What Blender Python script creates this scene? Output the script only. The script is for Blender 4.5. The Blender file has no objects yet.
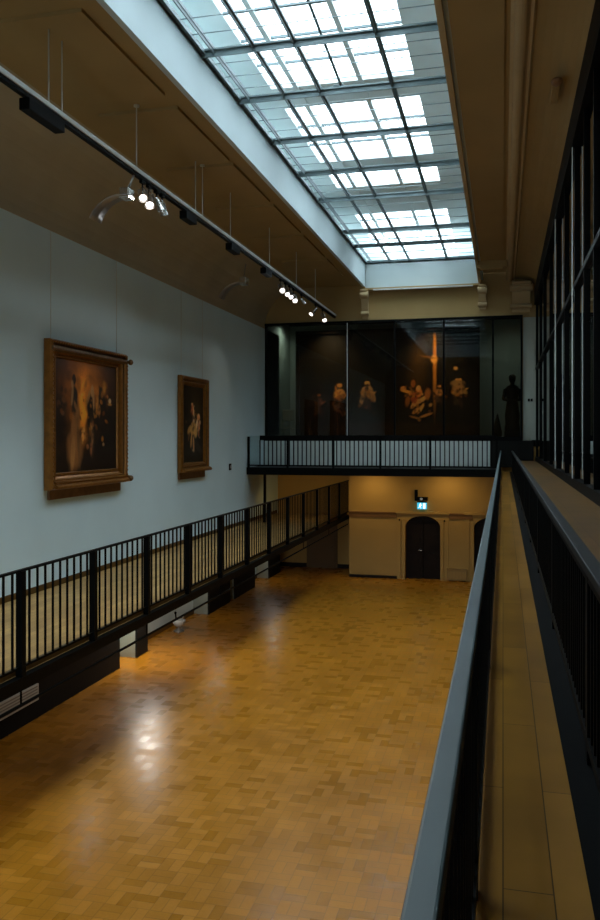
import bpy, math, random
from mathutils import Vector, Matrix
import numpy as np
random.seed(7)
C = bpy.context.scene.collection
S = bpy.context.scene
E = 5.2                       # eye height above the hall floor; all z below are written relative to the eye and lifted by E
PI = math.pi

# ------------------------------------------------------------------ camera
cam = bpy.data.cameras.new('camera'); co = bpy.data.objects.new('camera', cam); C.objects.link(co)
co.location = (0, 0, E)
co.rotation_euler = (PI/2, 0, math.atan(203/820))
cam.sensor_fit = 'VERTICAL'; cam.sensor_height = 36; cam.sensor_width = 24
cam.lens = 36*820/920
cam.shift_y = -22/920
cam.clip_start = .05; cam.clip_end = 200
S.camera = co

# ------------------------------------------------------------------ world, daylight, exposure
w = bpy.data.worlds.new('overcast_sky'); S.world = w; w.use_nodes = True
bg = w.node_tree.nodes['Background']
bg.inputs['Color'].default_value = (.80, .94, 1.0, 1)
bg.inputs['Strength'].default_value = 10.0
S.view_settings.view_transform = 'Standard'; S.view_settings.look = 'None'
S.view_settings.gamma = 1; S.view_settings.use_curve_mapping = False
S.view_settings.exposure = .15
def portal(x, y, z, sx, sy):
    l = bpy.data.lights.new('sky_portal', 'AREA'); l.shape = 'RECTANGLE'; l.size = sx; l.size_y = sy
    l.cycles.is_portal = True
    o = bpy.data.objects.new('sky_portal', l); C.objects.link(o); o.location = (x, y, z)
portal(-3.35, 17.5, E+7.72, 3.2, 34)
def portal_back(x, z, sx, sz):
    portal(x, -3.35, z, sx, sz); o = C.objects[-1] if False else [q for q in C.objects if q.name.startswith('sky_portal')][-1]
    o.rotation_euler = (-PI/2, 0, PI)
portal_back(-6.2, E-3.1, 4.4, 3.8)  # sky portal of the window added behind the camera

# ------------------------------------------------------------------ materials
def nodes(name):
    m = bpy.data.materials.new(name); m.use_nodes = True
    nt = m.node_tree; return m, nt, nt.nodes['Principled BSDF']
def mat(name, col, rough=.6, metal=0., noise=0., nscale=4., bump=0., bscale=60., spec=.5, emit=None, estr=0):
    m, nt, p = nodes(name)
    p.inputs['Base Color'].default_value = (*col, 1)
    p.inputs['Roughness'].default_value = rough; p.inputs['Metallic'].default_value = metal
    p.inputs['Specular IOR Level'].default_value = spec
    tc = nt.nodes.new('ShaderNodeTexCoord')
    if noise:
        n = nt.nodes.new('ShaderNodeTexNoise'); n.inputs['Scale'].default_value = nscale; n.inputs['Detail'].default_value = 5
        nt.links.new(tc.outputs['Object'], n.inputs['Vector'])
        r = nt.nodes.new('ShaderNodeMapRange'); r.inputs['From Min'].default_value = .3; r.inputs['From Max'].default_value = .7
        r.inputs['To Min'].default_value = 1-noise; r.inputs['To Max'].default_value = 1+noise
        nt.links.new(n.outputs['Fac'], r.inputs['Value'])
        mx = nt.nodes.new('ShaderNodeVectorMath'); mx.operation = 'SCALE'; mx.inputs[0].default_value = col
        nt.links.new(r.outputs['Result'], mx.inputs['Scale']); nt.links.new(mx.outputs[0], p.inputs['Base Color'])
    if bump:
        n = nt.nodes.new('ShaderNodeTexNoise'); n.inputs['Scale'].default_value = bscale
        nt.links.new(tc.outputs['Object'], n.inputs['Vector'])
        b = nt.nodes.new('ShaderNodeBump'); b.inputs['Strength'].default_value = bump; b.inputs['Distance'].default_value = .02
        nt.links.new(n.outputs['Fac'], b.inputs['Height']); nt.links.new(b.outputs['Normal'], p.inputs['Normal'])
    if emit:
        p.inputs['Emission Color'].default_value = (*emit, 1); p.inputs['Emission Strength'].default_value = estr
    return m

def parquet(name, cell, strips, c1, c2, rough):
    """mosaic parquet: square cells, each of parallel oak fingers, direction alternating"""
    m, nt, p = nodes(name); N = nt.nodes; L = nt.links
    tc = N.new('ShaderNodeTexCoord'); sp = N.new('ShaderNodeSeparateXYZ'); L.new(tc.outputs['Object'], sp.inputs[0])
    def M(op, a, b=None, c=None):
        n = N.new('ShaderNodeMath'); n.operation = op
        for i, v in enumerate((a, b, c)):
            if v is None: continue
            if isinstance(v, (int, float)): n.inputs[i].default_value = v
            else: L.new(v, n.inputs[i])
        return n.outputs[0]
    # rotate the weave by 45 degrees? the hall's is laid square to the walls
    X = M('DIVIDE', sp.outputs[0], cell); Y = M('DIVIDE', sp.outputs[1], cell)
    ix = M('FLOOR', X); iy = M('FLOOR', Y); fx = M('SUBTRACT', X, ix); fy = M('SUBTRACT', Y, iy)
    par = M('MODULO', M('ADD', M('ADD', ix, iy), 1000), 2); par = M('GREATER_THAN', par, .5)
    u = M('ADD', M('MULTIPLY', fx, par), M('MULTIPLY', fy, M('SUBTRACT', 1, par)))       # across the fingers
    v = M('ADD', M('MULTIPLY', fy, par), M('MULTIPLY', fx, M('SUBTRACT', 1, par)))
    us = M('MULTIPLY', u, strips); iu = M('FLOOR', us); fu = M('SUBTRACT', us, iu)
    cv = N.new('ShaderNodeCombineXYZ'); L.new(ix, cv.inputs[0]); L.new(iy, cv.inputs[1]); L.new(iu, cv.inputs[2])
    wn = N.new('ShaderNodeTexWhiteNoise'); wn.noise_dimensions = '3D'; L.new(cv.outputs[0], wn.inputs['Vector'])
    gr = N.new('ShaderNodeTexNoise'); gr.inputs['Scale'].default_value = .6; gr.inputs['Detail'].default_value = 4
    L.new(tc.outputs['Object'], gr.inputs['Vector'])
    g2 = N.new('ShaderNodeTexNoise'); g2.inputs['Scale'].default_value = 30; g2.inputs['Detail'].default_value = 3
    L.new(tc.outputs['Object'], g2.inputs['Vector'])
    f = M('ADD', M('ADD', M('MULTIPLY', wn.outputs['Value'], .38), .11), M('MULTIPLY', M('SUBTRACT', gr.outputs['Fac'], .5), .8))
    f = M('ADD', f, M('MULTIPLY', M('SUBTRACT', g2.outputs['Fac'], .5), .35)); f = M('ADD', f, .2)
    cr = N.new('ShaderNodeValToRGB'); cr.color_ramp.elements[0].color = (*c1, 1); cr.color_ramp.elements[1].color = (*c2, 1)
    cr.color_ramp.elements[0].position = .05; cr.color_ramp.elements[1].position = .95
    L.new(f, cr.inputs[0])
    # joints
    def edge(t, wd): return M('MINIMUM', M('DIVIDE', M('MINIMUM', t, M('SUBTRACT', 1, t)), wd), 1)
    j = M('MINIMUM', edge(fu, .07), M('MINIMUM', edge(fx, .022), edge(fy, .022)))
    jm = M('ADD', M('MULTIPLY', j, .4), .6)
    sc = N.new('ShaderNodeVectorMath'); sc.operation = 'SCALE'; L.new(cr.outputs[0], sc.inputs[0]); L.new(jm, sc.inputs['Scale'])
    L.new(sc.outputs[0], p.inputs['Base Color'])
    rr = M('ADD', M('MULTIPLY', wn.outputs['Value'], .12), rough); L.new(rr, p.inputs['Roughness'])
    b = N.new('ShaderNodeBump'); b.inputs['Strength'].default_value = .1; b.inputs['Distance'].default_value = .002
    L.new(j, b.inputs['Height']); L.new(b.outputs['Normal'], p.inputs['Normal'])
    p.inputs['Specular IOR Level'].default_value = .3
    return m

def planks(name, c1, c2, rough, wid=.1, length=1.2):
    m, nt, p = nodes(name); N = nt.nodes; L = nt.links
    tc = N.new('ShaderNodeTexCoord'); mp = N.new('ShaderNodeMapping'); mp.inputs['Rotation'].default_value = (0, 0, PI/2)
    L.new(tc.outputs['Object'], mp.inputs[0])
    br = N.new('ShaderNodeTexBrick'); br.inputs['Scale'].default_value = 1
    br.inputs['Brick Width'].default_value = length; br.inputs['Row Height'].default_value = wid
    br.inputs['Mortar Size'].default_value = .002; br.inputs['Color1'].default_value = (*c1, 1); br.inputs['Color2'].default_value = (*c2, 1)
    br.inputs['Mortar'].default_value = (c1[0]*.3, c1[1]*.3, c1[2]*.3, 1); br.inputs['Bias'].default_value = 0
    L.new(mp.outputs[0], br.inputs['Vector'])
    n = N.new('ShaderNodeTexNoise'); n.inputs['Scale'].default_value = 2.2; n.inputs['Detail'].default_value = 6
    L.new(tc.outputs['Object'], n.inputs['Vector'])
    mr = N.new('ShaderNodeMapRange'); mr.inputs['To Min'].default_value = .55; mr.inputs['To Max'].default_value = 1.4; L.new(n.outputs['Fac'], mr.inputs['Value'])
    sc = N.new('ShaderNodeVectorMath'); sc.operation = 'SCALE'; L.new(br.outputs['Color'], sc.inputs[0]); L.new(mr.outputs[0], sc.inputs['Scale'])
    L.new(sc.outputs[0], p.inputs['Base Color']); p.inputs['Roughness'].default_value = rough; p.inputs['Specular IOR Level'].default_value = .22
    return m

def glass(name, tint, refl=1.0, rough=0.):
    m, nt, p = nodes(name); N = nt.nodes; L = nt.links; N.remove(p)
    t = N.new('ShaderNodeBsdfTransparent'); t.inputs[0].default_value = (*tint, 1)
    g = N.new('ShaderNodeBsdfGlossy'); g.inputs['Roughness'].default_value = rough
    f = N.new('ShaderNodeFresnel'); f.inputs[0].default_value = 1.5
    mu = N.new('ShaderNodeMath'); mu.operation = 'MULTIPLY'; mu.inputs[1].default_value = refl; L.new(f.outputs[0], mu.inputs[0])
    mx = N.new('ShaderNodeMixShader'); L.new(mu.outputs[0], mx.inputs[0]); L.new(t.outputs[0], mx.inputs[1]); L.new(g.outputs[0], mx.inputs[2])
    L.new(mx.outputs[0], N['Material Output'].inputs[0]); return m

M = {
 'cove': mat('grey_brown_cove_plaster', (.40, .35, .24), .85, noise=.08, nscale=.7),
 'wall_blue': mat('grey_blue_wall_paint', (.64, .80, .84), .75, noise=.04, nscale=.5, bump=.05, bscale=90),
 'tan': mat('tan_wall_paint', (.44, .27, .075), .8, noise=.06, nscale=.6),
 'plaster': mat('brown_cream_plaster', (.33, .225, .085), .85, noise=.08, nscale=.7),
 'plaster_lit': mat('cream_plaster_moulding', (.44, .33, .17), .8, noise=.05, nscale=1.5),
 'shaft': mat('pale_shaft_paint', (.50, .60, .62), .7, noise=.03, nscale=1),
 'attic': mat('attic_white', (.78, .86, .86), .8, noise=.04, nscale=2),
 'black': mat('black_steel', (.0025, .003, .003), .5, spec=.06, noise=.1, nscale=8),
 'rail_blue': mat('blue_grey_coated_steel', (.05, .085, .09), .45, noise=.12, nscale=3),  # handrail blue-grey is skylight sheen put into the colour; opener rod simply dark blue
 'rail_dark': mat('dark_grey_coated_steel', (.012, .015, .016), .5, spec=.2, noise=.1, nscale=3),
 'gallerywood': planks('gallery_oak_boards', (.34, .20, .065), (.44, .27, .09), .5, .13, 1.3),
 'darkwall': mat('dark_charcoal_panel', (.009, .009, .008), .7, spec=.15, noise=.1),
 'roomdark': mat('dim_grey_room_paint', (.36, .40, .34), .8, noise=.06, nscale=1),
 'plinth': mat('pale_grey_slat', (.62, .70, .66), .6, noise=.05),
 'gold': mat('gilded_wood', (.25, .10, .013), .36, .5, noise=.2, nscale=9, bump=.2, bscale=40),
 'golddark': mat('aged_dark_gilding', (.14, .07, .02), .5, .35, noise=.4, nscale=20, bump=.4, bscale=50),
 'wood_back': mat('brown_backing_wood', (.20, .10, .04), .6, noise=.2, nscale=6),  # sconce cap, and the shade painted below the picture frames
 'doorwood': mat('dark_brown_door_wood', (.012, .007, .005), .6,spec=.15, noise=.25, nscale=5),
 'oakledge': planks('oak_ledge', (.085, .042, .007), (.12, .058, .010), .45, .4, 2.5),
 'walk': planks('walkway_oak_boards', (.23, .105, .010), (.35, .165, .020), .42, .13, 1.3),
 'parquet': parquet('oak_mosaic_parquet', .27, 2, (.25, .098, .005), (.53, .215, .014), .25),
 'alu': mat('brushed_aluminium', (.74, .80, .78), .45, .0),
 'grill': mat('grey_green_painted_steel', (.13, .18, .19), .45, .3, noise=.1),
 'chrome': mat('polished_metal', (.62, .60, .56), .22, .9),
 'lampwhite': mat('lit_lamp_lens', (1, 1, 1), .5, emit=(1, .93, .9), estr=3),
 'greymetal': mat('grey_lamp_housing', (.28, .27, .25), .35, .6),
 'pane': glass('clear_roof_glass', (.97, .98, 1.), .6),
 'glassdark': glass('smoked_glass', (.50, .52, .50), 1.5),
 'boxglass': glass('display_glass', (.62, .64, .62), .8),
 'clear': glass('clear_glass', (.85, .9, .9), .8),
 'statue': mat('dark_bronze', (.012, .012, .012), .5, .2, noise=.2),
 'chairgrey': mat('grey_green_chair_paint', (.20, .26, .24), .6),
 'belt': mat('brown_belt_moulding', (.20, .09, .02), .7),
 'cabinet': mat('brown_service_door', (.15, .085, .03), .7),
 'radiator': mat('tan_radiator_cover', (.34, .20, .06), .7),
 'sign': mat('sign_glow', (.02, .3, .45), .5, emit=(.06, .62, .95), estr=.75),
 'signwhite': mat('sign_white_figure', (1, 1, 1), .5, emit=(.9, 1, 1), estr=1.0),
 'pale': mat('pale_plastic', (.55, .56, .52), .5),
 'wire': mat('steel_wire', (.55, .56, .50), .5, .5),
}

# ------------------------------------------------------------------ mesh helpers
class MB:
    def __init__(s): s.v = []; s.f = []; s.sm = []
    def add(s, vs, fs, smooth=False):
        n = len(s.v); s.v += [tuple(p) for p in vs]; s.f += [tuple(i+n for i in f) for f in fs]; s.sm += [smooth]*len(fs); return s
    def box(s, x0, x1, y0, y1, z0, z1):
        vs = [(x, y, z) for z in (z0, z1) for y in (y0, y1) for x in (x0, x1)]
        return s.add(vs, [(0,2,3,1), (4,5,7,6), (0,1,5,4), (2,6,7,3), (0,4,6,2), (1,3,7,5)])
    def quad(s, *p): return s.add(p, [tuple(range(len(p)))])
    def tube(s, a, b, r, n=10, r2=None, cap=True):
        a = Vector(a); b = Vector(b); d = (b-a).normalized(); r2 = r if r2 is None else r2
        t = Vector((0, 0, 1)) if abs(d.z) < .9 else Vector((1, 0, 0)); u = d.cross(t).normalized(); v = d.cross(u)
        vs = []
        for k in range(n):
            c, q = math.cos(2*PI*k/n), math.sin(2*PI*k/n)
            vs += [a+(u*c+v*q)*r, b+(u*c+v*q)*r2]
        s.add(vs, [(2*k, 2*((k+1) % n), 2*((k+1) % n)+1, 2*k+1) for k in range(n)], True)
        if cap: s.add([vs[2*k] for k in range(n)], [tuple(range(n))]); s.add([vs[2*k+1] for k in range(n)], [tuple(range(n-1, -1, -1))])
        return s
    def bar(s, a, b, wx, h):
        """rectangular bar between two points; wx across, h up"""
        a = Vector(a); b = Vector(b); d = (b-a).normalized()
        t = Vector((0, 0, 1)) if abs(d.z) < .95 else Vector((0, 1, 0)); u = d.cross(t).normalized()*wx/2; v = d.cross(u).normalized()*h/2
        vs = [p+i*u+j*v for p in (a, b) for j in (-1, 1) for i in (-1, 1)]
        return s.add(vs, [(0,2,3,1), (4,5,7,6), (0,1,5,4), (2,6,7,3), (0,4,6,2), (1,3,7,5)])
    def lathe(s, prof, c=(0, 0, 0), n=20):
        vs = []; m = len(prof)
        for k in range(n):
            t = 2*PI*k/n
            for r, z in prof: vs.append((c[0]+r*math.cos(t), c[1]+r*math.sin(t), c[2]+z))
        fs = [(k*m+i, ((k+1) % n)*m+i, ((k+1) % n)*m+i+1, k*m+i+1) for k in range(n) for i in range(m-1)]
        return s.add(vs, fs, True)
    def ball(s, c, rx, ry=None, rz=None, n=12, m=8):
        ry = rx if ry is None else ry; rz = rx if rz is None else rz
        vs = []; 
        for j in range(m+1):
            ph = PI*j/m
            for k in range(n):
                t = 2*PI*k/n; vs.append((c[0]+rx*math.sin(ph)*math.cos(t), c[1]+ry*math.sin(ph)*math.sin(t), c[2]+rz*math.cos(ph)))
        return s.add(vs, [(j*n+k, (j+1)*n+k, (j+1)*n+(k+1) % n, j*n+(k+1) % n) for j in range(m) for k in range(n)], True)
    def extr(s, prof, y0, y1, axis='y', smooth=False, closed=True):
        """profile of (a,z) pairs swept along y (a = x) or along x (a = y)"""
        n = len(prof)
        if axis == 'y': vs = [(a, y, z) for y in (y0, y1) for a, z in prof]
        else: vs = [(x, a, z) for x in (y0, y1) for a, z in prof]
        rng = range(n) if closed else range(n-1)
        s.add(vs, [(i, (i+1) % n, n+(i+1) % n, n+i) for i in rng], smooth)
        if closed: s.add(vs, [tuple(range(n)), tuple(range(2*n-1, n-1, -1))])
        return s
    def build(s, name, m, parent=None, origin=(0, 0, 0), bevel=0):
        if parent is not None:
            o3 = Vector((0, 0, 0)); p = parent
            while p is not None: o3 += p.location; p = p.parent
        else: o3 = Vector(origin)
        me = bpy.data.meshes.new(name)
        me.from_pydata([tuple(Vector(q)-o3) for q in s.v], [], s.f)
        import bmesh
        bm = bmesh.new(); bm.from_mesh(me); bmesh.ops.remove_doubles(bm, verts=bm.verts, dist=1e-5) if any(s.sm) else None
        bmesh.ops.recalc_face_normals(bm, faces=bm.faces); bm.to_mesh(me); bm.free()
        if all(s.sm):
            for p_ in me.polygons: p_.use_smooth = True
        elif any(s.sm):
            for p_ in me.polygons: p_.use_smooth = len(p_.vertices) == 4
            try: me.set_sharp_from_angle(angle=math.radians(40))
            except Exception: pass
        me.materials.append(M[m] if isinstance(m, str) else m)
        o = bpy.data.objects.new(name, me); C.objects.link(o)
        if parent is not None: o.parent = parent
        else: o.location = o3
        if bevel:
            b = o.modifiers.new('bevel', 'BEVEL'); b.width = bevel; b.segments = 2; b.limit_method = 'ANGLE'
        return o

def up(z): return E+z
def tag(o, label, cat, group=None, kind=None):
    o['label'] = label; o['category'] = cat
    if group: o['group'] = group
    if kind: o['kind'] = kind
    return o
def thing(name, loc, label, cat, group=None):
    o = bpy.data.objects.new(name, None); o.empty_display_size = .2; C.objects.link(o); o.location = loc
    return tag(o, label, cat, group)
def struct(name, mb, m, parent=None, origin=(0, 0, 0)):
    o = mb.build(name, m, parent, origin)
    if parent is None: o['kind'] = 'structure'
    return o
def copy_tree(o, parent=None):
    c = o.copy(); C.objects.link(c)
    if parent is not None: c.parent = parent
    for ch in list(o.children): copy_tree(ch, c)
    return c

# ------------------------------------------------------------------ setting
XL, XR, YF, YB = -8.9, 1.17, 30.3, -3.0
ZC = up(5.7)
XS0, XS1 = -5.0, -.82        # skylight well
ZG = up(6.6)                 # grille plane
ZO = up(7.6)                 # outer roof glazing
YE = 30.4
struct('floor', MB().box(XL-.3, XR+1.5, YB, 32.2, -.2, 0), 'parquet')
# left wall with cove into the ceiling
b = MB().box(XL-.3, XL, YB, 32.4, 0, up(4.2)); struct('wall_left', b, 'wall_blue')
prof = [(XL, up(4.2))]
for k in range(1, 13):
    t = PI/2*k/12; prof.append((XL+1.5*(1-math.cos(t)), up(4.2)+1.5*math.sin(t)))
cove = MB().extr(prof+[(XL+1.5, up(6.0)), (XL-.3, up(6.0)), (XL-.3, up(4.2))], YB, YF+.3)
struct('trim_1', cove, 'cove')
b = MB().box(XL+1.49, XS0-.121, YB, YF+.3, ZC, ZC+.35)
for ye in [9.4, 12.6, 15.9, 18.9, 22.0, 25.1, 28.2]:      # raised plaster panels between shallow ribs
    x0, x1, y0, y1 = XL+2.0, -5.42, ye-2.75, ye
    b.box(x0, x1, y0, y1, ZC-.055, ZC+.01)
struct('ceiling', b, 'plaster')
# plaster edge lip and shaft walls
struct('trim_2', MB().box(XS0-.10, XS0+.0, YB, YE, ZC-.05, ZC-.001), 'shaft')
b = MB()
b.box(XS0-.12, XS0, YB, YE+.1, ZC, ZG); b.box(XS1, XS1+.12, YB, YE+.1, ZC, ZG)
b.box(XS0, XS1, YE, YE+.12, up(5.55), ZG); b.box(XS0, XS1, 2.0-.12, 2.0, ZC, ZG)
struct('skylight_shaft', b, 'shaft'); bpy.data.objects['skylight_shaft'].name = 'trim_3'
b = MB().box(XS0, XS1, YB, 1.9, ZC, ZC+.3); struct('trim_4', b, 'plaster')
# attic above the grille
b = MB(); ax0, ax1, ay0, ay1 = -5.75, -.35, 0.5, 36.5
b.box(ax0-.1, ax0, ay0, ay1, ZG-.3, ZO); b.box(ax1, ax1+.1, ay0, ay1, ZG-.3, ZO); b.box(ax0, ax1, ay0-.1, ay0, ZG-.3, ZO); b.box(ax0, ax1, ay1, ay1+.1, ZG-.3, ZO)
b.box(ax0, XS0-.0, ay0, ay1, ZG-.1, ZG-.02); b.box(XS1, ax1, ay0, ay1, ZG-.1, ZG-.02); b.box(XS0, XS1, YE, ay1, ZG-.1, ZG-.02); b.box(XS0, XS1, ay0, 2.0, ZG-.1, ZG-.02)
struct('wall_attic', b, 'attic')
rows = [(3, 7.8), (8.1, 12.7), (12.95, 17.2), (18.3, 22.1), (22.9, 24.5), (27.5, 29.5), (30.2, 34.8)]
gx = [-4.9, -4.35, -2.93, -1.8]
b = MB(); b.box(ax0, gx[0], ay0, ay1, ZO, ZO+.12); b.box(gx[-1], ax1, ay0, ay1, ZO, ZO+.12)
prev = ay0
for (y0, y1) in rows: b.box(gx[0], gx[-1], prev, y0, ZO, ZO+.12); prev = y1
b.box(gx[0], gx[-1], prev, ay1, ZO, ZO+.12)
struct('ceiling_attic', b, 'attic')
b = MB()
for x in gx[1:-1]: b.box(x-.05, x+.05, rows[0][0], rows[-1][1], ZO-.03, ZO+.1)
wn = struct('window_1', b, 'attic')
b = MB()
for (y0, y1) in rows:
    n = max(1, round((y1-y0)/1.1))
    for k in range(1, n): y = y0+(y1-y0)*k/n; b.box(gx[0], gx[-1], y-.02, y+.02, ZO+.02, ZO+.07)
b.build('glazing_bars', 'grill', wn)
for (y0, y1) in rows:
    for i in range(3): MB().box(gx[i]+(.05 if i else 0), gx[i+1]-(.05 if i < 2 else 0), y0, y1, ZO+.075, ZO+.085).build('roof_pane', 'pane', wn)

# far upper wall, display room behind glass
b = MB(); b.box(XL-.3, XS0, YF, YF+.3, up(4.37), up(6.3)); b.box(XS0, XS1, YF, YF+.3, up(4.37), up(5.48)); b.box(XS1, XR+.3, YF, YF+.3, up(4.37), up(6.3)); b.box(.66, XR+.3, YF, YF+.3, up(-.07), up(4.37))
o = struct('wall_far', b, 'plaster'); 
# pale pier beside the display glass gets wall paint
struct('trim_5', MB().box(.70, XR-.0, YF-.02, YF, up(-.07), up(4.3)), 'roomdark')
b = MB(); b.box(XL-.2, XR+.3, 34.2, 34.4, up(-.2), up(4.8)); b.box(XL-.2, XL, YF+.3, 34.2, up(-.2), up(4.8)); b.box(.9, 1.1, YF+.3, 34.2, up(-.2), up(4.8))
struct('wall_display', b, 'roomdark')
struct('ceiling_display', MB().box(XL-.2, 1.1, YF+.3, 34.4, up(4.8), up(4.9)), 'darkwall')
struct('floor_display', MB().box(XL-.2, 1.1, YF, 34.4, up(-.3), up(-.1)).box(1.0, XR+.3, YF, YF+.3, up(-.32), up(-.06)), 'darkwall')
# lower far wall with recess, belt and pilasters
zb = up(-2.84)
def lower(x0, x1, y, z0=0, z1=up(-.3)): return (x0, x1, y, y+.3, z0, z1)
b = MB(); D1, D2 = (-3.5, -2.22), (-1.02, .25)
b.box(*lower(-5.6, D1[0], YF)); b.box(*lower(D1[1], D2[0], YF)); b.box(*lower(D2[1], XR+1.5, YF))
def archtop(b, d, zs, y0, y1, ztop):
    r = (d[1]-d[0])/2; cx = (d[0]+d[1])/2; n = 16; cs = .42
    pts = []
    for k in range(n+1):
        t = PI*k/n; x = cx-r*math.cos(t); z = zs+cs*min(1, math.sin(t)*1.0)
        pts.append((x, z))
    for k in range(n):
        (xa, za), (xb, zb_) = pts[k], pts[k+1]
        vs = [(xa, y0, za), (xb, y0, zb_), (xb, y0, ztop), (xa, y0, ztop), (xa, y1, za), (xb, y1, zb_), (xb, y1, ztop), (xa, y1, ztop)]
        b.add(vs, [(0,1,2,3), (4,7,6,5), (0,4,5,1), (3,2,6,7)])
for d in (D1, D2): archtop(b, d, up(-3.28), YF, YF+.3, up(-.3))
b.box(-5.6, -5.45, YF+.3, 32.2, 0, up(-.3)); b.box(XL, -5.6, 32.2, 32.4, 0, up(-.3))
struct('wall_far_lower', b, 'tan')
b = MB()
segs = [(-5.6, D1[0]-.32), (D1[1]+.32, D2[0]-.05), (D2[1]+.05, XR)]
for x0, x1 in segs:
    b.box(x0, x1, YF-.05, YF, zb-.10, zb+.06); b.box(x0, x1, YF-.09, YF, zb+.06, zb+.10)
struct('trim_6', b, 'belt')
b = MB()
for d in (D1, D2):                                     # door surround: pilasters and shaped head
    for s_, xx in ((-1, d[0]), (1, d[1])):
        b.box(min(xx, xx+s_*.12), max(xx, xx+s_*.12), YF-.07, YF+.0, 0, up(-3.0))
        b.box(min(xx+s_*.16, xx+s_*.3), max(xx+s_*.16, xx+s_*.3), YF-.05, YF, 0, up(-2.95))
    b.box(d[0]-.34, d[1]+.34, YF-.10, YF, up(-2.78), up(-2.70))
struct('trim_7', b, 'tan')
struct('baseboard_far', MB().box(-5.6, D1[0]-.3, YF-.03, YF, 0, .1).box(D1[1]+.3, D2[0]-.3, YF-.03, YF, 0, .1), 'doorwood')
struct('baseboard_recess', MB().box(XL, -5.6, 32.15, 32.2, 0, .16), 'doorwood')
for i, d in enumerate((D1, D2)):
    cx = (d[0]+d[1])/2
    dd = MB(); dd.box(d[0], cx-.01, YF+.20, YF+.26, 0, up(-2.8)); dd.box(cx+.01, d[1], YF+.20, YF+.26, 0, up(-2.8))
    for sx in (d[0]+.1, cx+.09):
        for z0, z1 in ((.2, .95), (1.1, 2.1)): dd.box(sx, sx+.42, YF+.18, YF+.2, z0, z1)
    o = struct('door_%d' % (i+1), dd, 'doorwood')
    MB().tube((cx-.06, YF+.13, 1.05), (cx-.06, YF+.2, 1.05), .02).tube((cx-.16, YF+.13, 1.05), (cx-.05, YF+.13, 1.05), .012).build('door_handle', 'chrome', o)
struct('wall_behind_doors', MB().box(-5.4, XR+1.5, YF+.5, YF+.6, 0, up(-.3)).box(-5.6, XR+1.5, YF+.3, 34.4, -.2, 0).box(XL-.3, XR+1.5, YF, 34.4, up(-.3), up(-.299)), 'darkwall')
struct('trim_8', MB().box(-5.6+.02, -4.6, YF-.04, YF, up(-2.9), up(-2.7)), 'tan')
# service door in the recess
o = struct('door_3', MB().box(-7.6, -6.5, 32.1, 32.19, 0, 1.65).box(-7.68, -6.42, 32.14, 32.2, 0, 1.73), 'cabinet')
MB().ball((-6.62, 32.06, .85), .03).build('door_handle', 'chrome', o)

# right side wall under the walkway, and behind the camera
struct('wall_right', MB().box(XR+.08, XR+.3, YB, YF+.3, 0, up(-.83)), 'tan')
wx0, wx1, wz0, wz1 = -8.4, -4.0, up(-5.0), up(-1.2)
b = MB().box(XL-.3, wx0, YB-.3, YB, 0, ZC+1.2).box(wx1, XR+.3, YB-.3, YB, 0, ZC+1.2).box(wx0, wx1, YB-.3, YB, 0, wz0).box(wx0, wx1, YB-.3, YB, wz1, ZC+1.2); struct('wall_back', b, 'plaster')
b = MB()
for k in range(5): x = wx0+(wx1-wx0)*k/4; b.box(x-.04, x+.04, YB-.25, YB-.15, wz0, wz1)
for k in range(5): z = wz0+(wz1-wz0)*k/4; b.box(wx0, wx1, YB-.24, YB-.16, z-.03, z+.03)
wb = struct('window_2', b, 'pale'); MB().box(wx0, wx1, YB-.21, YB-.2, wz0, wz1).build('pane', 'pane', wb)  # unseen window, added to lift the dark floor and left wall
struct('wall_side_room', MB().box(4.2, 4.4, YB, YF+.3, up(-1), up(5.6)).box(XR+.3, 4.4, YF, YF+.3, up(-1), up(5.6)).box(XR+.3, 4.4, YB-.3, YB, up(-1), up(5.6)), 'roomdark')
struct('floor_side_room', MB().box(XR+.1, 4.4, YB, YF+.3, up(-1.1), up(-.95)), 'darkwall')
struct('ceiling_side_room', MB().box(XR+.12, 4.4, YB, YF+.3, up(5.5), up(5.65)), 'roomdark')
# right ceiling: flat strip, roll moulding, sloped cove to the glazing head
b = MB().box(XS1+.121, .1, YB, 27.0, ZC, ZC+.3)
b.box(XS1+.12, .02, 1.5, 26.2, ZC-.04, ZC+.01)
b.box(XS1, .1, 27.0, YF, ZC+.25, ZC+.4)
struct('ceiling_right', b, 'plaster')
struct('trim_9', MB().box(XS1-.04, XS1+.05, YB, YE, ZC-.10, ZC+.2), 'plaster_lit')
pr = [(.10, ZC+.2), (.10, ZC-.02)]
for k in range(0, 9):
    t = PI*k/8; pr.append((.24-.09*math.cos(t), ZC-.04-.08*math.sin(t)))
pr += [(.36, ZC-.02), (.40, ZC-.06), (.43, ZC-.02), (.43, ZC+.2)]
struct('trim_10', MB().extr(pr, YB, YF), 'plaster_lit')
pr = [(.42, ZC+.1), (.42, ZC+.0)]
for k in range(0, 9):
    t = PI/2*k/8; pr.append((.42+.75*math.sin(t), up(5.28)+.42*math.cos(t)))
pr += [(XR+.15, up(5.28)), (XR+.15, ZC+.1)]
struct('trim_11', MB().extr(pr, YB, YF, smooth=False), 'plaster')
struct('trim_12', MB().box(XS1, .12, 27.0, 27.5, ZC-.22, ZC+.2).box(XS1+.1, 0.0, 26.9, 27.0, ZC-.30, ZC-.24), 'plaster')
struct('ceiling_roof', MB().box(XS1+.3, 4.4, YB, YF+.3, ZC+.4, ZC+.5).box(XL-.3, XS0-.12, YB, YF+.3, ZC+.4, ZC+.5), 'darkwall')
# end beam lip under shaft wall with pale batten
struct('trim_13', MB().box(XS0, XS1, YE-.35, YE+.1, up(5.48), up(5.55)), 'plaster')
tag(MB().box(-4.65, -1.05, YE-.42, YE-.36, up(5.44), up(5.49)).build('blind_rail', 'pale', None, (0, 0, 0)), 'pale slim blind rail across the far end of the skylight well', 'rail')

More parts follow.
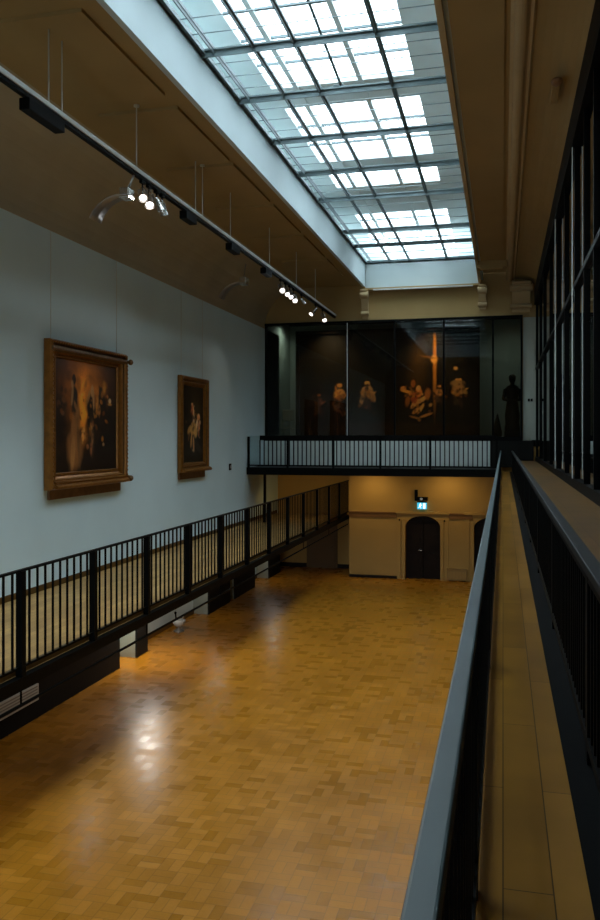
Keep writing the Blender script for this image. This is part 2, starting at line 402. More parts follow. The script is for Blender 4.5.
# ------------------------------------------------------------------ skylight grille
g = thing('skylight_grille', (-2.9, 16, ZG), 'grey steel grid of bars spanning the skylight well below the roof glass', 'skylight frame')
cross = [2.4, 4.4, 6.5, 8.6, 10.9, 13.2, 15.2, 17.5, 19.8, 22.1, 25.7, 27.7]
for y in cross:
    b = MB().box(XS0, XS1, y-.012, y+.012, ZG-.11, ZG+.01).box(XS0, XS1, y-.06, y+.06, ZG-.015, ZG+.015)
    b.build('crossbar', 'grill', g)
lx = [-4.77, -4.08, -3.37, -2.0]
for i, x in enumerate(lx):
    ww = .022 if i == 0 else .04
    MB().box(x-ww, x+ww, 2.0, YE, ZG-.02, ZG+.03).box(x-.01, x+.01, 2.0, YE, ZG-.08, ZG).build('lengthwise_bar', 'grill', g)
ys = sorted(cross+[YE])
for y0, y1 in zip(ys[:-1], ys[1:]):
    for k in (1, 2, 3):
        y = y0+(y1-y0)*k/4+random.uniform(-.05, .05)
        MB().tube((XS0, y, ZG-.01), (XS1, y, ZG-.01), .009, 5).build('thin_rod', 'grill', g)
MB().box(XS0, XS0+.07, 2.0, YE, ZG-.06, ZG+.02).box(XS1-.07, XS1, 2.0, YE, ZG-.06, ZG+.02).box(XS0, XS1, YE-.07, YE, ZG-.06, ZG+.02).build('edge_frame', 'grill', g)
t = thing('vent_opener', (-3.15, 14, up(7.1)), 'dark blue opening rod hanging slanted beneath the roof panes', 'window opener')
MB().tube((-3.2, 12.9, up(7.45)), (-3.1, 15.9, up(6.95)), .028, 8).build('rod', M['rail_blue'], t)
MB().ball((-3.1, 15.9, up(6.95)), .05).tube((-3.25, 15.85, up(6.95)), (-3.0, 15.95, up(6.95)), .02).build('end_hook', M['rail_blue'], t)
MB().tube((-3.2, 12.9, up(7.43)), (-3.2, 12.9, ZO+.02), .02).build('bracket', M['rail_blue'], t)

# ------------------------------------------------------------------ right walkway
t = thing('walkway', (0, 12, up(-1.2)), 'narrow raised walkway of oak boards running along the glazed side', 'walkway')
MB().box(-.10, .222, YB, YF-.05, up(-1.23), up(-1.2)).build('board_floor', 'walk', t)
MB().box(.222, .335, YB, YF-.05, up(-1.23), up(-1.201)).build('toe_board', 'black', t)
MB().box(-.12, XR+.07, YB, YF-.05, up(-1.45), up(-1.232)).build('slab', 'black', t)
t2 = thing('ledge', (.7, 12, up(-1.2)), 'low oak-topped ledge between the right railing and glazed screen', 'ledge')
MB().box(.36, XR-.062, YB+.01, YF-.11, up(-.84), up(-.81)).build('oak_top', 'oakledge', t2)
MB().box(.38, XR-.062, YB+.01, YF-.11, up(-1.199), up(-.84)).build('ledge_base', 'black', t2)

def long_rail(name, label, x0, x1, zt, zb_, yA, yB_, step, near, hm='rail_blue'):
    t = thing(name, ((x0+x1)/2, yA, up(zb_)), label, 'railing')
    xc = (x0+x1)/2
    MB().box(x0, x1, yA, yB_, up(zt)-.035, up(zt)).build('handrail', hm, t, bevel=.004)
    MB().box(xc-.012, xc+.012, yA, yB_, up(zt)-.08, up(zt)-.035).build('upper_rail', 'black', t)
    MB().box(xc-.014, xc+.014, yA, yB_, up(zb_)+.06, up(zb_)+.10).build('bottom_rail', 'black', t)
    y = yA+.6
    while y < yB_:
        MB().box(xc-.013, xc+.013, y-.03, y+.03, up(zb_), up(zt)-.06).build('post', 'black', t); y += 2.2
    y = yA+.1; k = 0; src = None; rest = MB()
    while y < yB_:
        if k < near:
            if src is None: src = MB().box(xc-.008, xc+.008, y-.008, y+.008, up(zb_)+.09, up(zt)-.07).build('baluster', 'black', t)
            else:
                c = src.copy(); C.objects.link(c); c.parent = t; c.location = (0, y-(yA+.1), 0)
        else: rest.box(xc-.008, xc+.008, y-.008, y+.008, up(zb_)+.09, up(zt)-.07)
        k += 1; y += step
    if rest.v:
        o = rest.build('baluster_row', 'black', t); o['kind'] = 'stuff'
    return t
long_rail('railing', 'blue-grey steel railing on the hall side of the narrow walkway', -.094, -.060, -.45, -1.198, -.6, YF-.3, .10, 100)
long_rail('railing', 'dark steel railing between the walkway boards and oak ledge', .285, .34, -.45, -1.198, .4, YF-.3, .10, 100, 'rail_dark')

# ------------------------------------------------------------------ glazed screen on the right
t = thing('glazed_screen', (XR, 14, up(-.81)), 'tall black steel glazed screen rising along the right side', 'glass partition')
ymul = [30.1, 27.2, 24.5, 21.4, 18.5, 16.2, 14.0, 12.4, 11.1, 9.6, 8.2, 6.8, 5.4, 4.0, 2.5, 1.0, -.6, -2.2]
thick = {18.5, 14.0, 11.1, 8.2, 24.5}
for y in ymul:
    d = .08 if y in thick else .035
    MB().box(XR-.045, XR+.06, y-d/2, y+d/2, up(-.80), up(4.74)).build('mullion', 'black', t)
MB().box(XR-.09, XR+.08, YB, YF-.02, up(4.72), up(5.28)).build('head_beam', 'black', t)
MB().box(XR-.06, XR+.07, YB, YF-.02, up(-.83), up(-.66)).build('bottom_frame', 'black', t)
MB().box(XR-.055, XR+.05, YB, YF-.02, up(2.42), up(2.50)).build('transom', 'black', t)
for y in (14.0, 18.5): MB().box(XR-.085, XR-.07, y-.02, y+.02, up(-.66), up(4.72)).build('bright_strip', 'alu', t)
for a, b_ in zip(ymul[:-1], ymul[1:]):
    for z0, z1 in ((-.66, 2.42), (2.5, 4.72)):
        MB().box(XR, XR+.01, b_+.03, a-.03, up(z0), up(z1)).build('glass_pane', 'glassdark', t)

# ------------------------------------------------------------------ left gallery
XG, zr, zf = -5.95, -1.67, -3.03
t = thing('gallery_deck', (-7.4, 14, up(zf)), 'raised gallery deck along the left wall with black steel edge beam', 'gallery')
MB().box(XL+.002, XG-.062, YB+.002, 32.0, up(zf)-.04, up(zf)).build('board_floor', 'gallerywood', t)
MB().box(XG-.06, XG+.05, YB+.002, 32.0, up(zf)-.15, up(zf)-.001).build('edge_beam', 'black', t)
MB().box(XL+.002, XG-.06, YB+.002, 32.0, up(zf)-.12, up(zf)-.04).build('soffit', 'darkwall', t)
MB().box(XG-.13, XG-.07, YB+.002, 32.0, up(zf), up(zf)+.09).build('kerb', 'oakledge', t)
tag(MB().box(XL+.002, XL+.03, YB+.002, 32.0, up(zf)+.002, up(zf)+.12).build('skirting_board', 'oakledge', None), 'thin oak skirting board along the foot of the gallery wall', 'skirting')
t = thing('railing', (XG, 16, up(zf)), 'long black baluster railing edging the raised left gallery', 'railing')
MB().box(XG-.03, XG+.03, 3.6, 32.0, up(zr)-.03, up(zr)).build('handrail', 'black', t, bevel=.004)
MB().box(XG-.012, XG+.012, 3.6, 32.0, up(zf)+.10, up(zf)+.13).build('bottom_rail', 'black', t)
posts = [9.27+1.9*k for k in range(-3, 13) if 9.27+1.9*k < 32]
for y in posts: MB().box(XG-.045, XG+.045, y-.045, y+.045, up(zf)+.001, up(zr)-.02).build('post', 'black', t)
n = 0; src = None; rest = MB(); yy = []
for p0 in posts:
    for k in range(1, 10):
        y = p0+.19*k
        if y < 31.9: yy.append(y)
vis = [y for y in yy if y > 8.4][:100]
for y in yy:
    if y in vis:
        if src is None: src = MB().box(XG-.012, XG+.012, y-.012, y+.012, up(zf)+.12, up(zr)-.02).build('baluster', 'black', t); y00 = y
        else: c = src.copy(); C.objects.link(c); c.parent = t; c.location = (0, y-y00, 0)
    else: rest.box(XG-.012, XG+.012, y-.012, y+.012, up(zf)+.12, up(zr)-.02)
o = rest.build('baluster_row', 'black', t); o['kind'] = 'stuff'
# pipe hung below
t = thing('hanging_pipe', (XG, 16, up(-3.37)), 'thin dark pipe running level just beneath the left gallery edge', 'pipe')
MB().tube((XG, YB+.01, up(-3.4)), (XG, 31.9, up(-3.4)), .022, 8).build('pipe', 'black', t)
for y in [9.27+3.8*k for k in range(-1, 7)]: MB().box(XG-.01, XG+.01, y-.01, y+.01, up(-3.4), up(zf)-.152).build('hanger', 'black', t)
# piers under the gallery
piers = [(4.0, 7.6), (8.4, 11.6), (12.2, 17.0), (17.9, 18.5), (22.8, 24.7), (25.2, 27.4), (29.2, 30.7)]
labs = ['nearest dark clad pier under the left gallery, left of the pale vents', 'broad dark clad pier under the left gallery behind the lower pale vent',
        'widest dark clad pier beneath the left gallery', 'narrow dark pier just left of the exposed white wall panel',
        'dark pier just right of the exposed white wall panel', 'dark pier third from the far end under the gallery', 'farthest dark pier under the gallery, by the far corner']
labs[5] = 'dark pier between the last and the white-panel pier under the gallery'
for (y0, y1), lb in zip(piers, labs):
    t = thing('pier', (-8.65, (y0+y1)/2, 0), lb, 'pier')
    MB().box(XL+.002, -8.45, y0, y1, 0, up(zf)-.125).build('core', 'roomdark', t)
    MB().box(-8.449, -8.40, y0+.0, y1, 0, up(zf)-.125).build('cladding', 'darkwall', t)
struct('baseboard_left', MB().box(XL, XL+.03, 18.51, 22.79, 0, .12).box(XL, XL+.03, 17.01, 17.89, 0, .12).box(XL, XL+.03, 27.41, 29.19, 0, .12), 'oakledge')
for i, (y0, y1, z0, z1, lb) in enumerate([(12.7, 14.1, -4.5, -4.25, 'small pale vent panel under the left gallery, upper one'), (10.0, 13.6, -4.85, -4.55, 'long pale vent panel under the left gallery, lower one')]):
    t = thing('wall_vent', (-8.38, y0, up(z0)), lb, 'vent')
    MB().box(-8.398, -8.36, y0, y1, up(z0), up(z1)).build('housing', 'pale', t)
    b = MB()
    for k in range(5): z = up(z0)+(z1-z0)*(k+.7)/5.6; b.box(-8.36, -8.35, y0+.05, y1-.05, z, z+.02)
    b.build('louvres', 'greymetal', t)

# ------------------------------------------------------------------ far balcony
t = thing('balcony_deck', (-4.5, 29, up(-1.05)), 'black-edged balcony deck crossing the far end of the hall', 'balcony')
MB().box(XL+.002, -.14, 28.0, YF-.125, up(-1.09), up(-1.05)).build('deck_floor', 'black', t)
MB().box(XL+.002, -.14, 28.0, YF-.002, up(-1.31), up(-1.09)).build('deck_slab', 'black', t)
t = thing('balcony_railing', (-4.5, 28.1, up(-1.05)), 'black railing with close balusters along the far balcony', 'railing')
xa, xb = -8.42, -.2
MB().box(xa, xb, 28.03, 28.11, up(-.08), up(.09)).build('handrail', 'black', t)
MB().box(XL+.02, xb, 28.05, 28.09, up(-1.0), up(-.95)).build('bottom_rail', 'black', t)
for x in (XL+.06, -7.4, -5.75, -4.1, -2.4, xb): MB().box(x-.035, x+.035, 28.03, 28.11, up(-1.05), up(.05)).build('post', 'black', t)
MB().box(XL+.10, xa, 28.065, 28.075, up(-.95), up(.08)).build('glass_panel', 'clear', t)
x = xa; 
while x < xb-.05:
    MB().box(x-.018, x+.018, 28.055, 28.085, up(-.97), up(-.07)).build('baluster', 'black', t); x += .155
for x, lb in ((-8.29, 'thin black post between gallery floor and the left end of the balcony'),):
    tag(MB().box(x-.04, x+.04, 28.2, 28.28, up(-3.025), up(-1.312)).build('post', 'black', None, (0, 0, 0)), lb, 'post')
# warm fill lamps added under the balcony to brighten the far wall
for i, x in enumerate((-7.2, -4.6, -1.9)):
    t = thing('downlight', (x, 29.2, up(-1.34)), ['warm downlight under the balcony near the left wall', 'middle warm downlight under the far balcony', 'warm downlight under the balcony in front of arched door'][i], 'lamp')
    MB().lathe([(.10, .028), (.12, .028), (.12, 0), (.09, 0)], (x, 29.2, up(-1.34))).build('ring', 'alu', t)
    l = bpy.data.lights.new('bulb', 'SPOT'); l.energy = 38; l.color = (1, .70, .28); l.spot_size = 2.7; l.spot_blend = 1; l.shadow_soft_size = .08
    lo = bpy.data.objects.new('bulb', l); C.objects.link(lo); lo.parent = t; lo.location = (0, 0, -.03); lo.rotation_euler = (.7, 0, 0)

# ------------------------------------------------------------------ display glazing and plinth
t = thing('display_plinth', (-4.7, YF-.1, up(-1.05)), 'pale grey slatted plinth below the far display glass', 'plinth')
b = MB().box(XL+.02, -.45, YF-.12, YF-.01, up(-1.088), up(-.11)); 
b.build('plinth_body', 'plinth', t)
MB().box(-.45, XR-.12, YF-.10, YF-.01, up(-1.05), up(-.11)).build('dark_end', 'darkwall', t)
t = thing('display_glazing', (-4.1, YF-.05, up(-.1)), 'black framed glass front enclosing the large dark painting', 'glass partition')
for x in (-8.83, -5.65, -3.88, -2.09, -.35, .64): MB().box(x-.035, x+.035, YF-.10, YF-.0, up(-.1), up(4.37)).build('mullion', 'black', t)
MB().box(-8.87, .68, YF-.11, YF-.0, up(4.30), up(4.38)).build('head_rail', 'black', t)
MB().box(-8.87, .68, YF-.11, YF-.0, up(-.1), up(.04)).build('bottom_rail', 'black', t)
MB().box(-5.665, -5.645, YF-.12, YF-.10, up(.05), up(4.3)).build('bright_strip', 'alu', t)
xs = (-8.83, -5.65, -3.88, -2.09, -.35, .64)
for a, b_ in zip(xs[:-1], xs[1:]): MB().box(a+.035, b_-.035, YF-.055, YF-.045, up(.04), up(4.30)).build('glass_pane', 'boxglass', t)

# ------------------------------------------------------------------ paintings (canvas colours are the painted picture itself)
def canvas(W, H, bgf, strokes, seed=1):
    rng = np.random.RandomState(seed)
    u, v = np.meshgrid((np.arange(W)+.5)/W, (np.arange(H)+.5)/H)      # v from top
    img = bgf(u, v)
    lo = rng.rand(H//8+2, W//8+2)
    yy = np.linspace(0, lo.shape[0]-1.01, H); xx = np.linspace(0, lo.shape[1]-1.01, W)
    yi = yy.astype(int); xi = xx.astype(int); fy = (yy-yi)[:, None]; fx = (xx-xi)[None, :]
    nz = lo[yi][:, xi]*(1-fy)*(1-fx)+lo[yi+1][:, xi]*fy*(1-fx)+lo[yi][:, xi+1]*(1-fy)*fx+lo[yi+1][:, xi+1]*fy*fx
    for (cx, cy, rx, ry, ang, col, al, soft) in strokes:
        a = math.radians(ang); du = (u-cx); dv = (v-cy)*H/W
        p = du*math.cos(a)+dv*math.sin(a); q = -du*math.sin(a)+dv*math.cos(a)
        d = np.sqrt((p/rx)**2+(q/ry)**2)+(nz-.5)*.35
        k = np.clip((1+soft-d)/(2*soft), 0, 1); k = k*k*(3-2*k)*al
        img = img*(1-k[..., None])+np.array(col)*k[..., None]
    img = img*np.array([1.2, .92, .6])
    img *= (.8+.4*nz[..., None])*(.92+.16*rng.rand(H, W, 1))
    return np.clip(img, .001, 1)
def picture_material(name):
    m, nt, p = nodes(name); a = nt.nodes.new('ShaderNodeVertexColor'); a.layer_name = 'paint'
    nt.links.new(a.outputs[0], p.inputs['Base Color']); p.inputs['Roughness'].default_value = .45; p.inputs['Specular IOR Level'].default_value = .25
    return m
def canvas_obj(name, img, o3, eu, ev, parent, m):
    """o3 top-left corner, eu across, ev down (world vectors)"""
    H, W = img.shape[:2]; o3 = Vector(o3); eu = Vector(eu); ev = Vector(ev)
    P = Vector(parent.location)
    vs = [tuple(o3+eu*(i/W)+ev*(j/H)-P) for j in range(H+1) for i in range(W+1)]
    fs = [(j*(W+1)+i, (j+1)*(W+1)+i, (j+1)*(W+1)+i+1, j*(W+1)+i+1) for j in range(H) for i in range(W)]
    me = bpy.data.meshes.new(name); me.from_pydata(vs, [], fs)
    ca = me.color_attributes.new('paint', 'FLOAT_COLOR', 'CORNER')
    arr = np.ones((H*W, 4, 4), dtype=np.float32); arr[:, :, :3] = img.reshape(-1, 1, 3)
    ca.data.foreach_set('color', arr.ravel())
    me.materials.append(m); o = bpy.data.objects.new(name, me); C.objects.link(o); o.parent = parent
    return o
def frame_ring(mb, y0, y1, z0, z1, prof, x):
    """mitred frame on the left wall: prof = (inset from outer edge, projection)"""
    P = []
    for (i, d) in prof: P.append([(x+d, y0+i, z0+i), (x+d, y1-i, z0+i), (x+d, y1-i, z1-i), (x+d, y0+i, z1-i)])
    vs = [q for r in P for q in r]; fs = []
    for k in range(len(prof)-1):
        for c in range(4): fs.append((k*4+c, k*4+(c+1) % 4, (k+1)*4+(c+1) % 4, (k+1)*4+c))
    mb.add(vs, fs)
O = (.62, .30, .06)
def bg1(u, v):
    g = np.exp(-((u-.45)/.26)**2-((v-.22)/.28)**2); c = np.exp(-((u-.43)/.09)**2-((v-.42)/.25)**2)
    base = np.stack([.022+.01*(1-v), .013+.004*(1-v), .008+0*v], -1)
    return base+g[..., None]*np.array([.62, .22, .02])+c[..., None]*np.array([1.0, .40, .04])
st1 = [
 (.07, .52, .09, .20, 0, (.012, .010, .010), .8, .4), (.80, .72, .30, .34, 0, (.010, .009, .008), .95, .25), (.5, .93, .6, .10, 0, (.012, .008, .006), .9, .5),
 (.30, .80, .12, .16, 0, (.24, .12, .045), 1, .3), (.31, .62, .065, .22, 4, (.28, .14, .055), 1, .25), (.27, .84, .035, .13, 6, (.42, .24, .10), .8, .3), (.36, .78, .022, .18, -6, (.14, .08, .04), .8, .4),
 (.29, .36, .055, .12, 0, (.025, .016, .012), 1, .2), (.26, .32, .018, .09, 8, (.38, .25, .14), .8, .3), (.285, .17, .028, .045, 0, (.03, .018, .012), 1, .2), (.26, .215, .02, .03, 0, (.42, .26, .14), .8, .4), (.31, .41, .05, .02, 60, (.35, .2, .1), .6, .4),
 (.57, .46, .075, .15, 0, (.02, .012, .01), 1, .2), (.57, .68, .05, .17, 0, (.05, .03, .02), 1, .3), (.58, .26, .026, .05, 0, (.5, .32, .18), .95, .3), (.60, .34, .018, .09, -4, (.42, .26, .14), .9, .3), (.52, .31, .02, .06, 25, (.45, .25, .1), .8, .4),
 (.545, .62, .022, .05, 0, (.75, .35, .07), .9, .4), (.58, .66, .02, .10, 0, (.34, .20, .11), .8, .4), (.56, .80, .018, .05, 0, (.3, .14, .07), .8, .4),
 (.74, .42, .08, .16, 0, (.018, .012, .01), 1, .2), (.73, .26, .04, .045, 0, (.035, .02, .012), 1, .2), (.785, .215, .03, .05, 0, (.55, .28, .05), .8, .5), (.66, .37, .025, .06, 10, (.55, .27, .06), .8, .4), (.70, .44, .02, .05, 0, (.5, .24, .08), .7, .4),
 (.885, .34, .025, .022, 0, (.6, .5, .35), 1, .3), (.885, .37, .035, .012, 0, (.5, .28, .08), .8, .4), (.41, .65, .04, .04, 0, (.09, .04, .02), .9, .4), (.425, .69, .022, .035, 0, (.8, .42, .12), 1, .35), (.77, .76, .018, .014, 0, (.4, .3, .2), .8, .4),
 (.13, .37, .03, .03, 0, (.16, .08, .03), .8, .4), (.06, .40, .03, .03, 0, (.12, .06, .03), .8, .4), (.50, .78, .02, .02, 0, (.4, .2, .1), .8, .4), (.12, .48, .025, .02, 0, (.2, .12, .08), .6, .4),
]
def bg2(u, v):
    g = np.exp(-((u-.6)/.3)**2-((v-.25)/.3)**2); return np.stack([.016+.03*g, .014+.025*g, .010+.010*g], -1)
st2 = [
 (.46, .235, .045, .035, 0, (.75, .5, .28), 1, .3), (.46, .20, .05, .02, 0, (.05, .03, .02), 1, .3), (.47, .31, .07, .065, 0, (.55, .16, .06), 1, .25), (.53, .34, .03, .09, -15, (.8, .62, .42), .9, .35), (.40, .36, .05, .03, 30, (.4, .2, .1), .9, .4),
 (.50, .43, .06, .05, 0, (.12, .07, .05), 1, .3), (.54, .46, .03, .03, 0, (.85, .72, .55), .9, .4), (.50, .56, .15, .085, -10, (.58, .42, .16), 1, .25), (.62, .58, .09, .10, 15, (.62, .44, .18), 1, .3), (.33, .57, .10, .05, -30, (.5, .33, .12), .9, .35),
 (.77, .40, .07, .055, 0, (.8, .42, .22), 1, .3), (.70, .49, .05, .07, 20, (.9, .76, .6), 1, .3), (.79, .52, .05, .08, 0, (.6, .3, .2), .9, .35), (.84, .47, .05, .03, 0, (.7, .5, .4), .7, .4), (.78, .62, .03, .05, 0, (.45, .2, .1), .8, .4),
 (.42, .70, .035, .12, 12, (.45, .28, .12), 1, .3), (.53, .76, .035, .12, -6, (.55, .36, .20), 1, .3), (.31, .66, .03, .07, 30, (.35, .2, .09), .9, .35), (.52, .84, .05, .02, 0, (.4, .3, .2), .8, .4), (.75, .80, .2, .06, 20, (.05, .05, .05), .8, .5),
 (.18, .47, .05, .02, 0, (.10, .08, .06), .7, .4),
]
def dabs(n, cx, cy, sx, sy, cols, seed, sz=.012, al=.8):
    q = random.Random(seed); out = []
    for _ in range(n):
        c = q.choice(cols); k = q.uniform(.5, 1.15)
        out.append((q.gauss(cx, sx), q.gauss(cy, sy), sz*q.uniform(.5, 1.6), sz*q.uniform(.4, 1.3), q.uniform(-80, 80), tuple(min(1, v*k) for v in c), al*q.uniform(.5, 1), .5))
    return out
DK = [(.012, .008, .006), (.02, .012, .008), (.03, .016, .008)]; WM = [(.75, .34, .06), (.55, .22, .03), (.85, .5, .16), (.35, .14, .03)]
st1 = dabs(30, .45, .30, .2, .14, [(.5, .2, .03), (.25, .09, .015), (.10, .05, .02)], 1, .05, .5)+st1+dabs(26, .57, .55, .05, .14, DK+WM, 2, .016)+dabs(16, .74, .38, .04, .10, DK+WM[:2], 3, .02)+dabs(14, .43, .50, .03, .16, WM, 4, .015)+dabs(18, .12, .42, .06, .06, DK+[(.2, .09, .03)], 5, .02)+dabs(20, .75, .62, .14, .10, DK, 6, .04)
st2 = st2+dabs(24, .50, .50, .12, .12, DK+WM+[(.9, .75, .5)], 7, .022)+dabs(14, .76, .5, .05, .09, WM+[(.85, .6, .45)], 8, .02)+dabs(20, .3, .35, .16, .2, DK, 9, .04)
pm = picture_material('oil_paint')
def wall_painting(y0, y1, z0, z1, label, img, big):
    x = XL
    t = thing('framed_painting', (x, (y0+y1)/2, up((z0+z1)/2)), label, 'painting', None)
    a, b_, c, d = y0, y1, up(z0), up(z1)
    fw = .34 if big else .27
    fm = MB()
    if big: prof = [(0, .02), (0, .17), (.05, .24), (.10, .22), (.12, .16), (.19, .13), (.22, .17), (.27, .18), (.30, .13), (.36, .09), (.39, .11), (.44, .11), (.46, .06), (.46, .03)]
    else: prof = [(0, .02), (0, .14), (.04, .19), (.09, .18), (.12, .12), (.20, .10), (.24, .14), (.30, .13), (.34, .08), (.36, .05), (.36, .03)]
    prof = [(i*fw/(.46 if big else .36), q*.85) for i, q in prof]
    frame_ring(fm, a, b_, c, d, prof, x); fr = fm.build('frame', 'gold', t)
    im = MB(); 
    frame_ring(im, a, b_, c, d, [(.093, .141), (.14, .116)] if big else [(.095, .107), (.14, .092)], x); im.build('dark_inlay', 'golddark', t)
    bead = MB()
    if big:
        k = c+.1
        while k < d-.1: bead.ball((x+.20, b_-.055, k), .028, n=6, m=4); bead.ball((x+.20, a+.055, k), .028, n=6, m=4); k += .095
        k = a+.1
        while k < b_-.1: bead.ball((x+.20, k, d-.055), .028, n=6, m=4); bead.ball((x+.20, k, c+.055), .028, n=6, m=4); k += .095
        bead.build('beading', 'gold', t)['kind'] = 'stuff'
        MB().extr([(x+.02, d-.23), (x+.19, d-.23), (x+.22, d-.19), (x+.22, d-.14), (x+.02, d-.12)], a+.02, b_-.02, 'y').build('top_moulding', 'golddark', t)
        MB().extr([(x+.02, c+.02), (x+.25, c+.02), (x+.27, c+.07), (x+.21, c+.11), (x+.23, c+.15), (x+.02, c+.22)], a+.12, b_+.05, 'y').build('bottom_moulding', 'gold', t)
        for yy_, zz_ in ((b_+.02, d-.18), (b_+.03, c+.09)): MB().ball((x+.25, yy_, zz_), .07, .07, .07, 8, 6).build('corner_knob', 'golddark', t)
    else:
        MB().extr([(x+.02, c+.0), (x+.22, c+.0), (x+.24, c+.05), (x+.20, c+.10), (x+.02, c+.16)], a+.05, b_+.03, 'y').build('bottom_moulding', 'gold', t)
    MB().box(x, x+.05, a+(.15 if big else .05), b_-.1, c-.2, c+.2).build('backing_board', 'wood_back', t)  # brown strip stands in for the shade below the frame
    # canvas
    canvas_obj('canvas', img, (x+.05, a+fw, d-fw), (0, b_-a-2*fw, 0), (0, 0, -(d-c-2*fw)), t, pm)
    for yy_ in ((a+.25, b_-.25)): MB().tube((x+.02, yy_, d-.05), (x+.02, yy_, up(4.18)), .006, 5).build('hanging_wire', 'wire', t)
    return t
wall_painting(14.64, 18.05, -1.05, 1.99, 'larger gilt framed painting of a woman in long dress, hung nearer', canvas(150, 130, bg1, st1, 3), True)
wall_painting(21.56, 23.75, -.98, 1.78, 'smaller gilt framed dark painting of pale rider, hung farther', canvas(90, 100, bg2, st2, 5), False)
# great painting behind the glass
def bg3(u, v): 
    g = np.exp(-((u-.68)/.05)**2-((v-.35)/.3)**2); return np.stack([.008+.05*g, .007+.026*g, .005+.006*g], -1)
def fig(cx, cy, s, c1, c2, c3=(.5, .3, .15)):
    s *= .66; B = 1.7; c1 = tuple(q*B for q in c1); c2 = tuple(q*B for q in c2); c3 = (c3[0]*B, c3[1]*B*.9, c3[2]*B*.6)
    return [(cx, cy-.16*s, .022*s, .016*s, 0, c3, 1, .35), (cx, cy-.20*s, .026*s, .012*s, 0, (.02, .015, .01), 1, .3), (cx, cy-.03*s, .045*s, .045*s, 10, c1, .95, .3), (cx-.02*s, cy+.1*s, .03*s, .05*s, 5, c2, .9, .35), (cx+.02*s, cy+.14*s, .016*s, .05*s, -8, (.06, .03, .02), .9, .4), (cx+.045*s, cy-.02*s, .03*s, .008*s, -25, c3, .8, .4)]
st3 = [(.5, .93, .5, .04, 0, (.035, .018, .008), .8, .5), (.12, .75, .12, .10, 0, (.02, .012, .008), .9, .5)]
st3 += fig(.115, .68, .8, (.10, .05, .03), (.05, .03, .02), (.25, .12, .06)) + fig(.235, .62, 1.1, (.62, .34, .09), (.10, .05, .02), (.55, .3, .12))
st3 += fig(.395, .60, 1.1, (.55, .30, .08), (.04, .025, .02), (.7, .4, .16)) + [(.37, .62, .012, .05, 20, (.7, .45, .2), .9, .4), (.42, .58, .014, .05, -20, (.65, .4, .15), .9, .4), (.395, .54, .03, .012, 0, (.75, .5, .25), .9, .4)]
OR = (.95, .42, .07)
st3 += [(.655, .50, .014, .022, 0, (.35, .12, .03), 1, .3), (.60, .545, .016, .014, 0, (.7, .3, .08), 1, .3), (.625, .575, .040, .008, 12, OR, 1, .4), (.635, .60, .028, .008, -18, (.8, .36, .08), 1, .4), (.685, .585, .020, .026, 0, (.8, .28, .05), 1, .3), (.685, .54, .013, .014, 0, (.9, .45, .15), 1, .3),
 (.700, .655, .038, .011, -32, (1, .55, .16), 1, .35), (.665, .685, .030, .012, -50, (1, .50, .13), 1, .35), (.700, .735, .030, .009, -60, (1, .5, .14), 1, .35), (.672, .755, .026, .010, -40, (.9, .42, .1), 1, .35), (.725, .80, .036, .007, -18, (.75, .36, .1), 1, .4), (.665, .82, .03, .006, 15, (.55, .25, .07), .9, .4),
 (.625, .66, .014, .03, 10, (.45, .16, .03), .9, .4), (.735, .60, .016, .03, 5, (.5, .18, .04), .9, .4), (.66, .63, .02, .03, 0, (.5, .10, .04), .9, .3)]
st3 += [(.775, .38, .009, .19, 0, (.62, .26, .04), .85, .7), (.772, .27, .016, .02, 0, (.95, .48, .10), .9, .6), (.745, .25, .05, .006, 10, (.25, .12, .03), .7, .6)]
st3 += fig(.80, .60, .7, (.35, .17, .06), (.08, .04, .02), (.5, .25, .1)) + fig(.905, .58, 1.05, (.30, .17, .07), (.05, .035, .02), (.62, .36, .14)) + [(.89, .36, .012, .01, 0, (.6, .35, .12), .9, .4), (.90, .50, .035, .015, 0, (.45, .28, .12), .9, .4)]
for i, (cx, cy, n, cc) in enumerate([(.115, .68, 14, [(.22, .10, .03), (.1, .05, .02)]), (.235, .62, 22, WM), (.25, .78, 12, [(.2, .08, .02)]), (.395, .60, 26, WM), (.40, .80, 12, [(.2, .08, .02)]), (.66, .58, 14, WM+[(.9, .45, .12)]), (.69, .74, 10, WM+[(.9, .5, .15)]), (.80, .6, 12, WM[:2]), (.905, .6, 22, WM[1:]), (.5, .7, 20, DK), (.32, .7, 20, DK), (.84, .7, 20, DK)]):
    st3 += dabs(n, cx, cy, .022, .045, cc+DK, 20+i, .009, .9)
t = thing('large_painting', (-4.2, 31.6, up(-.08)), 'very large dark figure painting standing behind the far glass', 'painting')
px0, px1, pz0, pz1 = -7.98, -.85, -.06, 4.22
MB().box(px0, px1, 31.62, 31.75, up(pz0), up(pz1)).build('stretcher_board', 'doorwood', t)
b = MB()
for r in ((px0, px1, pz0, pz0+.12), (px0, px1, pz1-.12, pz1), (px0, px0+.14, pz0+.12, pz1-.12), (px1-.14, px1, pz0+.12, pz1-.12)): b.box(r[0], r[1], 31.5, 31.63, up(r[2]), up(r[3]))
b.build('frame', 'doorwood', t)
canvas_obj('canvas', canvas(260, 150, bg3, st3, 9), (px0+.14, 31.615, up(pz1-.12)), (px1-px0-.28, 0, 0), (0, 0, -(pz1-pz0-.24)), t, pm)

